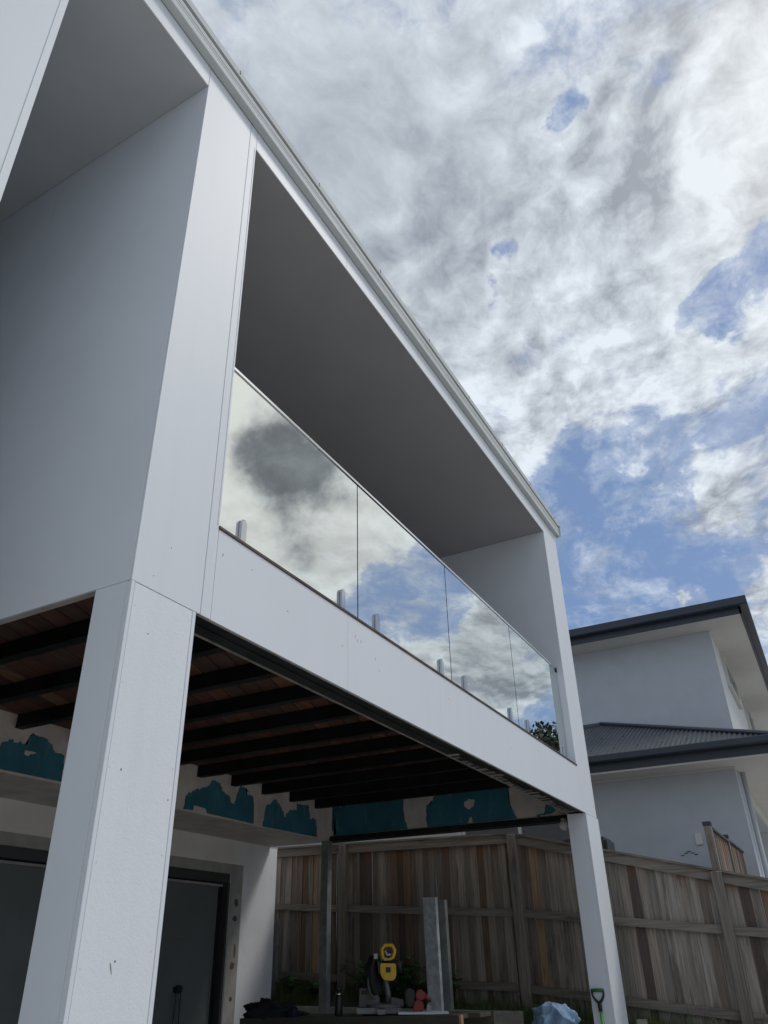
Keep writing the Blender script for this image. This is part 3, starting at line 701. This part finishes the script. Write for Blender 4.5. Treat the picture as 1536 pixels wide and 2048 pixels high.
def side_window(x0, x1, z0, z1, y, fr=.055, proud=.06):
    w = MB()
    w.box(x0-fr, x0, y-proud, y+.01, z0, z1).box(x1, x1+fr, y-proud, y+.01, z0, z1).box(x0-fr, x1+fr, y-proud-.015, y+.01, z0-fr, z0).box(x0-fr, x1+fr, y-proud, y+.01, z1, z1+fr)
    o = w.out('window', 'n_frame', nh)
    o['kind'] = ''
    del o['kind']
    box('mullion', (x0+x1)/2-.02, (x0+x1)/2+.02, y-.035, y-.017, z0+.001, z1-.001, 'n_frame', o)
    box('pane', x0, x1, y-.016, y-.006, z0, z1, 'n_glass', o)
side_window(17.0, 18.9, 4.96, 5.50, 1.027)
side_window(20.8, 22.4, 3.1, 5.50, 1.027)
# lower roof: corrugated hip
ex, ey, ez = 12.53, .36, 2.815
slope = (4.12-ez)/(XU-ex)
def corrugated(side_):
    vs = []; fs = []; p = .076; hh = .017; seq = []
    N = int(11.0/p)
    for i in range(N):
        t = i*p
        for f, z in ((0, 0), (.18, 0), (.32, 1), (.68, 1), (.82, 0)): seq.append((t+f*p, z*hh))
    for t, dz in seq:
        s1 = max(min(XU-ex-.002, t), .001)
        if side_ == 'front': vs += [(ex, ey+t, ez+dz), (ex+s1, ey+t, ez+dz+slope*s1)]
        else: vs += [(ex+t, ey, ez+dz), (ex+t, ey+s1*.99, ez+dz+slope*s1)]
    for i in range(len(seq)-1): fs.append((2*i, 2*i+1, 2*i+3, 2*i+2))
    return mesh('roof_sheet', vs, fs, 'n_roof', nh)
rs = corrugated('front'); corrugated('side')
mb = MB(); mb.tube([(ex-.01, ey-.01, ez+.03), (XU-.01, ey+XU-ex, ez+slope*(XU-ex)+.03)], .034, 8); mb.out('ridge_cap', 'n_roof', nh)
zf = ez+slope*(XU-ex)
MB().add([(XU-.18, 3.44, zf-.055), (XU-.002, 3.44, zf+.022), (XU-.002, 11, zf+.022), (XU-.18, 11, zf-.055), (XU-.002, 3.44, zf+.05), (XU-.002, 11, zf+.05)], [(0, 1, 2, 3), (1, 4, 5, 2)]).out('flashing', 'n_roof', nh)
for row in range(3):
    for i in range(20):
        t = .40+i*.380+.038; s_ = .42+row*.95
        if s_ < t-.1:
            MB().lathe((ex+s_, ey+t, ez+slope*s_+.017), [(.011, 0), (.011, .01), (0, .012)], 6).out('roof_screw', 'black', rs)
gutter_p(12.46, .228, 15, 2.714, 2.827); gutter_s(12.60, 24, 2.714, 2.827)
box('fascia', 12.60, 12.624, .36, 15, 2.592, 2.808, 'n_gutter', nh)
box('fascia', 12.625, 24, .36, .384, 2.592, 2.808, 'n_gutter', nh)
box('soffit', 12.625, 24, .385, 15, 2.564, 2.591, 'n_soffit', nh)
box('soffit_trim', XL-.022, XL-.001, .98, 15, 2.538, 2.5625, 'n_frame', nh)
MB().tube([(13.72, .93, 2.56), (13.72, .93, -1.1)], .038, 12).out('downpipe', 'pipe', nh, True)
def wall_window(y0, y1, z0, z1, pane, mull=None):
    w = MB().box(XL-.035, XL, y0-.07, y0, z0, z1).box(XL-.035, XL, y1, y1+.07, z0, z1).box(XL-.035, XL, y0-.07, y1+.07, z1, z1+.06).box(XL-.035, XL, y0-.07, y1+.07, z0-.06, z0)
    wo = w.out('window', 'n_frame', nh); box('pane', XL-.014, XL-.002, y0, y1, z0, z1, pane, wo)
    if mull: box('mullion', XL-.034, XL-.015, mull-.03, mull+.03, z0+.001, z1-.001, 'n_frame', wo)
wall_window(3.54, 5.52, 1.08, 2.4, 'n_glass', 4.52)
wall_window(5.67, 8.34, 1.08, 2.0, 'blind')
box('wall_plate', XL-.024, XL-.002, 1.665, 1.765, 1.482, 1.65, 'n_frame', nh, .004)
for (py, pz) in ((1.938, 1.379), (1.894, 1.399), (1.842, 1.378), (1.794, 1.354), (1.992, 1.349)):
    box('wall_vent', XL-.012, XL-.001, py-.026, py+.026, pz-.005, pz+.005, 'n_bin', nh)
box('render_patch', XL-.005, XL-.0005, 1.70, 2.14, 1.02, 1.39, 'n_wall', nh)

# ------------------------------------------------------------------ globe lamp under the header
gl = thing('globe_lamp', (8.80, 2.50, 1.30), 'round white globe fitting under the black beam next to the far pillar', 'lamp')
prof = [(.001, -.055)]+[(.055*math.cos(a), .055*math.sin(a)) for a in [math.radians(d) for d in range(-75, 76, 15)]]+[(.001, .055)]
MB().lathe((8.80, 2.505, 1.285), prof, 20).out('globe', 'globe', gl, True)
MB().lathe((8.80, 2.505, 1.328), [(.03, 0), (.03, .03), (.001, .03)], 14).out('fitting', 'n_frame', gl, True)

# ------------------------------------------------------------------ retaining sleeper, weeds, grass
rt = box('retaining_sleeper', 9.06, 9.125, 3.3, 8.0, -.80, -.500, 'sleeper', None, .006)
tag(rt, 'pale concrete retaining sleeper holding the weedy bank below the fence', 'retaining wall')
r = random.Random(5); vs = []; fs = []
def blade(x, y, z, h, w, lean, az):
    dx, dy = math.cos(az), math.sin(az); px, py = -dy*w/2, dx*w/2; n = len(vs)
    vs.extend([(x-px, y-py, z), (x+px, y+py, z), (x+px*.6+dx*lean*.4, y+py*.6+dy*lean*.4, z+h*.6), (x-px*.6+dx*lean*.4, y-py*.6+dy*lean*.4, z+h*.6), (x+dx*lean, y+dy*lean, z+h)])
    fs.extend([(n, n+1, n+2, n+3), (n+3, n+2, n+4)])
for i in range(15000):
    y = r.uniform(-1.0, 7.6); x = r.uniform(9.14, 9.60)
    dens = noise.noise(Vector((x*2, y*1.6, 5)))
    if dens < -.25 and r.random() < .8: continue
    h = r.uniform(.03, .10)*(1.3+dens*1.6)*(1 if r.random() < .93 else 2.2)
    if x > 9.5: h *= 1.3
    blade(x, y, bank_z(x, y)-.01, h, r.uniform(.003, .008), r.uniform(.0, .6)*h, r.uniform(0, 6.28))
tag(mesh('grass', vs, fs, 'grass'), 'unmown green grass and weeds along the foot of the fence', 'grass', kind='stuff')
def weed(x, y, h, n, seed, label):
    r = random.Random(seed); z = bank_z(x, y)-.02
    root = thing('weed_plant', (x, y, z), label, 'weed', 'weeds growing on the bank')
    st = MB(); lf = MB()
    for i in range(n):
        az = r.uniform(0, 6.28); ln = h*r.uniform(.5, 1.0); le = r.uniform(.15, .9)
        pts = [Vector((x, y, z)) + Vector((math.cos(az)*le*ln*t*t, math.sin(az)*le*ln*t*t, ln*t*(1-.25*le*t))) for t in (0, .25, .5, .75, 1)]
        st.tube(pts, [.005, .0045, .004, .003, .0015], 5)
        for k in range(int(9+10*r.random())):
            t = r.uniform(.25, 1); j = min(3, int(t*4)); p_ = pts[j].lerp(pts[j+1], t*4-j)
            a2 = r.uniform(0, 6.28); l2 = r.uniform(.05, .14); w2 = l2*.34; d = Vector((math.cos(a2), math.sin(a2), r.uniform(-.5, .5))).normalized(); s_ = d.cross(Vector((0, 0, 1))).normalized()
            lf.add([p_, p_+d*l2*.5+s_*w2, p_+d*l2+Vector((0, 0, -.01)), p_+d*l2*.5-s_*w2], [(0, 1, 2, 3)])
    st.out('stem', 'leaf', root); tag(lf.out('leaf_cluster', 'leaf', root), None, kind='stuff')
weed(9.42, 5.35, .62, 22, 1, 'tall tangled weed left of the yellow mitre saw against the fence')
weed(9.38, 4.85, .58, 26, 2, 'bushy dark green weed right behind the mitre saw')
weed(9.36, 4.35, .50, 24, 3, 'leggy weed between the mitre saw and the galvanised post')
weed(9.42, 6.55, .26, 16, 4, 'low weed beside the garage wall end')
weed(9.38, 6.1, .24, 14, 5, 'small low weed left of the black steel post')
weed(9.42, 3.2, .16, 12, 6, 'small weed behind the blue cloth at the fence corner')

# ------------------------------------------------------------------ loose steel posts and timber
def channel(name, c, w, d, z0, z1, lean, mat, label, cat, group=None, rot=0.):
    """C-section standing upright: web and two flanges"""
    t = .006; mb = MB(); cr, sr = math.cos(rot), math.sin(rot)
    def P_(a, b, z): lz = (z-z0)/(z1-z0); return (c[0]+a*cr-b*sr+lean[0]*lz, c[1]+a*sr+b*cr+lean[1]*lz, z)
    pf = [(-d/2, -w/2), (d/2, -w/2), (d/2, -w/2+t), (-d/2+t, -w/2+t), (-d/2+t, w/2-t), (d/2, w/2-t), (d/2, w/2), (-d/2, w/2)]
    n = len(pf); vs = [P_(a, b, z0) for a, b in pf]+[P_(a, b, z1) for a, b in pf]
    fs = [(i, (i+1) % n, n+(i+1) % n, n+i) for i in range(n)]+[(0, 1, 2, 3), (0, 3, 4, 7), (4, 5, 6, 7), (n, n+3, n+2, n+1), (n, n+7, n+4, n+3), (n+4, n+7, n+6, n+5)]
    o = mesh(name, vs, fs, mat); return tag(o, label, cat, group)
channel('steel_channel', (8.60, 4.065), .155, .06, GZ, .61, (.0, .03), 'galv', 'wide galvanised steel channel standing upright behind the workbench', 'steel post')
channel('steel_channel', (8.74, 4.00), .13, .07, GZ, .59, (.0, .03), 'galv_dark', 'narrower galvanised channel tucked behind the wide upright one', 'steel post')
tb = box('timber_post', 8.86, 8.93, 4.04, 4.17, GZ, .30, 'treated', None, .006)
tag(tb, 'greenish treated pine post standing just right of the galvanised channels', 'timber post')
channel('steel_channel', (9.20, 6.80), .10, .05, -.50, .50, (-.02, -.015), 'galv', 'pale galvanised offcut leaning on the white garage wall end', 'steel post', rot=.3)
channel('steel_channel', (9.28, 6.72), .09, .05, -.42, .49, (-.02, -.01), 'galv_dark', 'blue grey galvanised offcut leaning beside the pale one, nearer the fence palings', 'steel post', rot=-.2)

# ------------------------------------------------------------------ workbench and tools
BZ = -.445
be = thing('workbench', (7.15, 4.1, GZ), 'low makeshift workbench of dark planks under the deck', 'workbench')
def zb_(y): return -.415 - .033*(y-3.05)
def plank(x0, x1, y0, y1, h, mat='bench', name='plank'):
    vs = []
    for y in (y0, y1):
        z = zb_(y)
        vs += [(x0, y, z-h), (x1, y, z-h), (x1, y, z), (x0, y, z)]
    return mesh(name, vs, [(0, 1, 2, 3), (7, 6, 5, 4), (0, 4, 5, 1), (1, 5, 6, 2), (2, 6, 7, 3), (3, 7, 4, 0)], mat, be)
p1 = plank(6.86, 6.90, 3.05, 5.35, .24, name='apron_board')
box('board_edge', 6.858, 6.902, 3.028, 3.0485, -.66, -.414, 'bench_edge', p1)
plank(6.903, 7.18, 3.10, 5.35, .035); plank(7.20, 7.46, 3.0, 5.35, .035)
plank(7.47, 7.51, 2.98, 5.35, .22, name='apron_board')
for y in (3.35, 5.0):
    for x in (6.95, 7.42):
        box('leg', x-.04, x+.04, y-.045, y+.045, GZ, -.55, 'bench', be)
    box('cross_bar', 6.905, 7.465, y-.04, y+.04, -.68, -.52, 'bench', be)
rr = Vector((.485, -.875, 0)); ff = Vector((.875, .485, 0)); up = Vector((0, 0, 1))
saw_c = Vector((7.12, 3.93, zb_(3.93)))
saw = thing('mitre_saw', saw_c, 'yellow and black mitre saw with raised head on the workbench', 'mitre saw')
def S(u, w, z): return saw_c + rr*(u*1.08+.02) + ff*w + up*z*1.05
MB().obox(S(-.04, 0, .035), rr, ff, up, .20, .13, .022).out('base', 'alloy', saw)
for u in (-.20, .12):
    MB().obox(S(u, -.10, .006), rr, ff, up, .02, .04, .007).out('foot', 'black', saw)
MB().lathe(S(.0, -.02, .058), [(.15, 0), (.15, .022), (.001, .024)], 24).out('turntable', 'greyplastic', saw)
MB().obox(S(-.02, -.16, .03), rr, ff, up, .035, .06, .02).out('mitre_arm', 'alloy', saw)
fe = MB()
fe.prism([(-.21, 0), (-.03, 0), (-.035, .075), (-.10, .085), (-.13, .14), (-.205, .14)], lambda a, b, d: S(a, d, .058+b), .055, .075)
feo = fe.out('fence_plate', 'greyplastic', saw)
MB().obox(S(-.165, .052, .165), rr, ff, up, .028, .002, .016).out('plate_label', 'black', feo)
MB().prism([(.06, 0), (.17, 0), (.17, .05), (.07, .07)], lambda a, b, d: S(a, d, .058+b), .055, .075).out('fence_plate', 'greyplastic', saw)
MB().tube([S(.035, .10, .06), S(.04, .09, .15), S(.02, .06, .26), S(.0, .03, .34)], [.028, .024, .022, .02], 10).out('pivot_arm', 'alloy', saw, True)
# blade guard: thick dark disc seen nearly edge on
gd_c = S(-.075, .0, .30)
axis = (rr*.86+ff*-.5).normalized(); tdir = axis.cross(up).normalized()
mb = MB(); N = 28; ringz = []
for sgn, rad in ((-1, .6), (-1, 1.), (1, 1.), (1, .6)):
    for k in range(N):
        a = 2*math.pi*k/N; ringz.append(gd_c + axis*sgn*.028 + (tdir*math.cos(a)*.78 + up*math.sin(a)*1.12)*.145*rad)
mb.add(ringz, [(i*N+k, i*N+(k+1) % N, (i+1)*N+(k+1) % N, (i+1)*N+k) for i in range(3) for k in range(N)]+[tuple(range(N)), tuple(3*N+k for k in range(N))])
mb.out('blade_guard', 'black', saw)
mb = MB(); vs_ = []
for sgn in (-1, 1):
    for k in range(36):
        a = 2*math.pi*k/36; rd = .15*(1.0 if k % 2 else .965); vs_.append(gd_c + up*-.06 + axis*sgn*.001 + (tdir*math.cos(a) + up*math.sin(a))*rd*.85)
mb.add(vs_, [tuple(range(36)), tuple(range(71, 35, -1))]+[(k, (k+1) % 36, 36+(k+1) % 36, 36+k) for k in range(36)])
mb.out('blade', 'alloy', saw)
MB().obox(S(-.062, -.05, .445), rr, ff, up, .018, .02, .022).out('guard_badge', 'jamb', saw)
mo = MB().prism([(-.03, .32), (.0, .262), (.085, .255), (.112, .285), (.112, .388), (-.03, .392)], lambda a, b, d: S(a, d, b), -.06, .05).out('motor_housing', 'yellow', saw)
bm = bmesh.new(); bm.from_mesh(mo.data); bmesh.ops.bevel(bm, geom=bm.edges[:], offset=.008, segments=2, affect='EDGES'); bm.to_mesh(mo.data); bm.free()
MB().obox(S(.045, -.064, .34), rr, ff, up, .022, .003, .022).out('motor_vent', 'black', saw)
MB().prism([(-.04, .31), (-.016, .31), (-.016, .395), (-.05, .41)], lambda a, b, d: S(a, d, b), -.055, .05).out('gear_case', 'black', saw)
MB().tube([S(-.02, -.03, .395), S(.10, -.03, .400), S(.135, -.03, .385), S(.155, -.03, .31)], [.014, .017, .030, .016], 10).out('battery_arm', 'black', saw, True)
hd = [S(.0, 0, .43), S(-.01, 0, .50), S(.02, 0, .535), S(.085, 0, .53), S(.105, 0, .49), S(.09, 0, .44), S(.05, 0, .415)]
MB().tube(hd, .017, 10, closed=True).out('handle', 'yellow', saw, True)
MB().tube([S(.02, 0, .49), S(.04, 0, .455), S(.07, 0, .46)], .008, 8).out('trigger', 'blind', saw, True)
MB().obox(S(.045, 0, .405), rr, ff, up, .035, .022, .024).out('handle_neck', 'yellow', saw)
# bottle
bc = Vector((7.02, 4.33, zb_(4.33)))
bt = thing('drink_bottle', bc, 'black steel drink bottle with loop lid standing left of the mitre saw', 'bottle')
MB().lathe(bc, [(.001, 0), (.036, 0), (.037, .01), (.037, .145), (.030, .165), (.024, .172)], 20).out('body', 'bottle', bt, True)
MB().lathe(bc, [(.0245, .165), (.026, .168), (.026, .178), (.0245, .18)], 20).out('neck_ring', 'chrome', bt, True)
MB().lathe(bc, [(.024, .18), (.025, .183), (.025, .205), (.001, .208)], 18).out('lid', 'black', bt, True)
MB().tube([bc+rr*-.02+up*.20, bc+rr*-.024+up*.225, bc+up*.238, bc+rr*.024+up*.225, bc+rr*.02+up*.20], .005, 8).out('loop', 'black', bt, True)
# white board offcut and red tool
wc = Vector((7.10, 3.50, zb_(3.5)+.012))
wb = MB().obox(wc, rr, ff, up, .22, .11, .008).out('white_board', 'board')
tag(wb, 'small white board offcut lying on the workbench under the red tool', 'board')
tc = wc + up*.009 + rr*-.03
tl = thing('cordless_tool', tc, 'red and black cordless tool standing on the white board right of the saw', 'power tool')
def Tt(u, w, z): return tc + rr*u + ff*w + up*z
def bev(o, w, n=2):
    bm = bmesh.new(); bm.from_mesh(o.data); bmesh.ops.bevel(bm, geom=bm.edges[:], offset=w, segments=n, affect='EDGES'); bm.to_mesh(o.data); bm.free(); return o
bev(MB().prism([(-.055, .0), (.035, .0), (.04, .055), (.02, .085), (-.03, .088), (-.05, .06)], lambda a, b, d: Tt(a, d, b), -.05, .04).out('battery', 'red', tl), .010)
bev(MB().prism([(-.115, .045), (-.055, .035), (-.035, .150), (-.05, .175), (-.105, .180), (-.125, .150)], lambda a, b, d: Tt(a, d, b), -.045, .03).out('magazine', 'black', tl), .012)
bev(MB().prism([(-.033, .10), (.0, .086), (.045, .086), (.062, .12), (.045, .160), (.0, .172), (-.025, .155)], lambda a, b, d: Tt(a, d, b), -.035, .045).out('housing', 'red', tl), .012)
MB().tube([Tt(.045, 0, .125), Tt(.075, 0, .100), Tt(.085, 0, .075)], [.024, .022, .012], 12).out('cap', 'red', tl, True)
MB().tube([Tt(.075, 0, .085), Tt(.105, 0, .082)], .015, 10).out('nozzle', 'black', tl, True)
gt = MB().prism([(.06, 0), (.10, 0), (.10, .04), (.07, .055)], lambda a, b, d: Tt(a, d, b), -.03, .01).out('charger', 'jamb', tl)
# crumpled cloths
def cloth(name, c, sx, sy, sz, mat, seed, label, cat, folds=5.):
    bm = bmesh.new(); bmesh.ops.create_icosphere(bm, subdivisions=5, radius=1)
    for v in bm.verts:
        p_ = v.co.copy(); sv = Vector((seed, seed*2, 0))
        wp = p_ + .5*noise.noise_vector(p_*1.1+sv)
        t_ = wp.dot(Vector((.8, -.5, .35)))*folds + 2.2*noise.noise(p_*1.2+sv)
        f1 = 1-abs(math.sin(t_)); f2 = 1-abs(math.sin(wp.dot(Vector((-.3, .7, .8)))*folds*.8+1.+3*noise.noise(p_*1.7-sv)))
        v.co = p_*(.92+.20*f1**2+.12*f2**2+.34*noise.noise(p_*1.3+sv))
        v.co.x *= sx; v.co.y *= sy; v.co.z = max(v.co.z, -.25)*sz
    me = bpy.data.meshes.new(name); bm.to_mesh(me); bm.free()
    for p_ in me.polygons: p_.use_smooth = True
    o = link(name, me, mat, None, c); return tag(o, label, cat)
cloth('work_jacket', (7.08, 5.13, zb_(5.13)+.02), .19, .34, .13, 'cloth_dark', 4, 'dark green black jacket heaped on the left end of the workbench', 'jacket')
cloth('navy_rag', (6.97, 4.80, zb_(4.8)+.016), .05, .06, .055, 'cloth_navy', 9, 'small navy rag beside the dark jacket on the workbench', 'rag', 7)
st = thing('timber_stool', (8.1, 2.56, GZ), 'rough timber stool holding the pale blue cloth beside the far pillar', 'stool')
box('seat', 7.9, 8.3, 2.36, 2.86, -.62, -.58, 'bench', st)
for x in (7.94, 8.26):
    for y in (2.40, 2.82): box('leg', x-.025, x+.025, y-.025, y+.025, GZ, -.621, 'bench', st)
cloth('blue_shirt', (8.1, 2.63, -.545), .18, .20, .165, 'cloth_blue', 2, 'crumpled pale blue shirt heaped in front of the fence near the shovel', 'shirt', 3.4)
# shovel
sh = thing('shovel', (8.35, 2.25, GZ), 'shovel with green shaft and black D handle leaning on the far pillar', 'shovel')
top = Vector((8.56, 2.315, -.40)); bot = Vector((8.40, 2.24, GZ+.30)); ax = (top-bot).normalized()
MB().tube([bot, top-ax*.02], .015, 10).out('shaft', 'green', sh, True)
sd_ = Vector((.27, -.96, 0)).normalized(); sdn = (sd_-ax*sd_.dot(ax)).normalized()
MB().tube([top-ax*.06, top-ax*.01, top+ax*.02], [.018, .021, .019], 10).out('socket', 'black', sh, True)
for s_ in (-1, 1):
    MB().tube([top+ax*.01, top+ax*.04+sdn*s_*.032, top+ax*.075+sdn*s_*.052, top+ax*.118+sdn*s_*.056], [.014, .012, .010, .010], 8).out('yoke_arm', 'black', sh, True)
MB().tube([top+ax*.118-sdn*.062, top+ax*.122, top+ax*.118+sdn*.062], .016, 10).out('grip', 'green_dark', sh, True)
pn = sdn.cross(ax)
mb = MB(); G = 7; vv = []
for i in range(G):
    for j in range(5):
        t = i/(G-1); s_ = (j-2)/2; wd = .105*(1-.75*max(0, t-.55)**1.2*2)
        vv.append(bot - ax*(.02+.28*t) + sdn*s_*wd + pn*(.02*(s_*s_)))
mb.add(vv, [(i*5+j, i*5+j+1, (i+1)*5+j+1, (i+1)*5+j) for i in range(G-1) for j in range(4)]); mb.out('blade', 'galv_dark', sh, True)
# offcut at the foot of the fence
oc = box('timber_offcut', 9.2, 9.3, 2.05, 2.14, -.80, -.555, 'sleeper', None, .005)
tag(oc, 'short pale post stub in the grass just right of the far pillar', 'post stub')
# cord hanging on the garage door
cd = thing('hanging_cord', (7.385, 6.6, -.27), 'thin black cord looped over a dark hook on the garage door', 'cord')
MB().prism([(7.34, -.30), (7.345, -.255), (7.40, -.235), (7.435, -.25), (7.43, -.30), (7.385, -.32)], lambda a, b, d: (a, d, b), 6.62, 6.675).out('hook', 'black', cd)
MB().tube([(7.35, 6.63, -.29), (7.335, 6.63, -.6), (7.33, 6.64, -1.0), (7.36, 6.65, -1.3)], .007, 6).out('cord', 'black', cd)
MB().tube([(7.42, 6.63, -.28), (7.425, 6.63, -.6), (7.435, 6.64, -1.0), (7.40, 6.65, -1.3)], .007, 6).out('cord', 'black', cd)

# ------------------------------------------------------------------ tree behind the camera (mirrored in the end pane)
def tree(c, h, rad, seed, label):
    r = random.Random(seed); root = thing('leafy_tree', c, label, 'tree')
    c = Vector(c); st = MB(); st.tube([c, c+up*h*.3, c+up*h*.55+Vector((.3, .2, 0)), c+up*h*.8], [.45, .36, .25, .1], 10)
    cl = []
    for i in range(24):
        a = r.uniform(0, 6.28); e = r.uniform(-.3, 1.); rd = rad*r.uniform(.35, .8)
        p_ = c+up*(h*.68)+Vector((math.cos(a)*rd*math.cos(e), math.sin(a)*rd*math.cos(e), math.sin(e)*rad*.75)); cl.append(p_)
        st.tube([c+up*h*r.uniform(.3, .6), (c+up*h*.5).lerp(p_, .6), p_], [.16, .09, .03], 6)
    st.out('trunk', 'trunk', root, True)
    lf = MB()
    for p_ in cl:
        R2 = rad*r.uniform(.28, .42)
        for k in range(1800):
            d = Vector((r.gauss(0, 1), r.gauss(0, 1), r.gauss(0, 1))).normalized(); q = p_+d*R2*r.random()**.35
            a_ = Vector((r.gauss(0, 1), r.gauss(0, 1), r.gauss(0, 1))).normalized(); b_ = a_.cross(d).normalized() if abs(a_.dot(d)) < .99 else up
            s_ = r.uniform(.14, .28); lf.add([q-a_*s_, q+b_*s_*.5, q+a_*s_, q-b_*s_*.5], [(0, 1, 2, 3)])
    lf.out('crown', 'treeleaf', root)
tree((46, -9.8, GZ), 12.6, 5.8, 3, 'large green tree across the street, mirrored in the last glass pane')
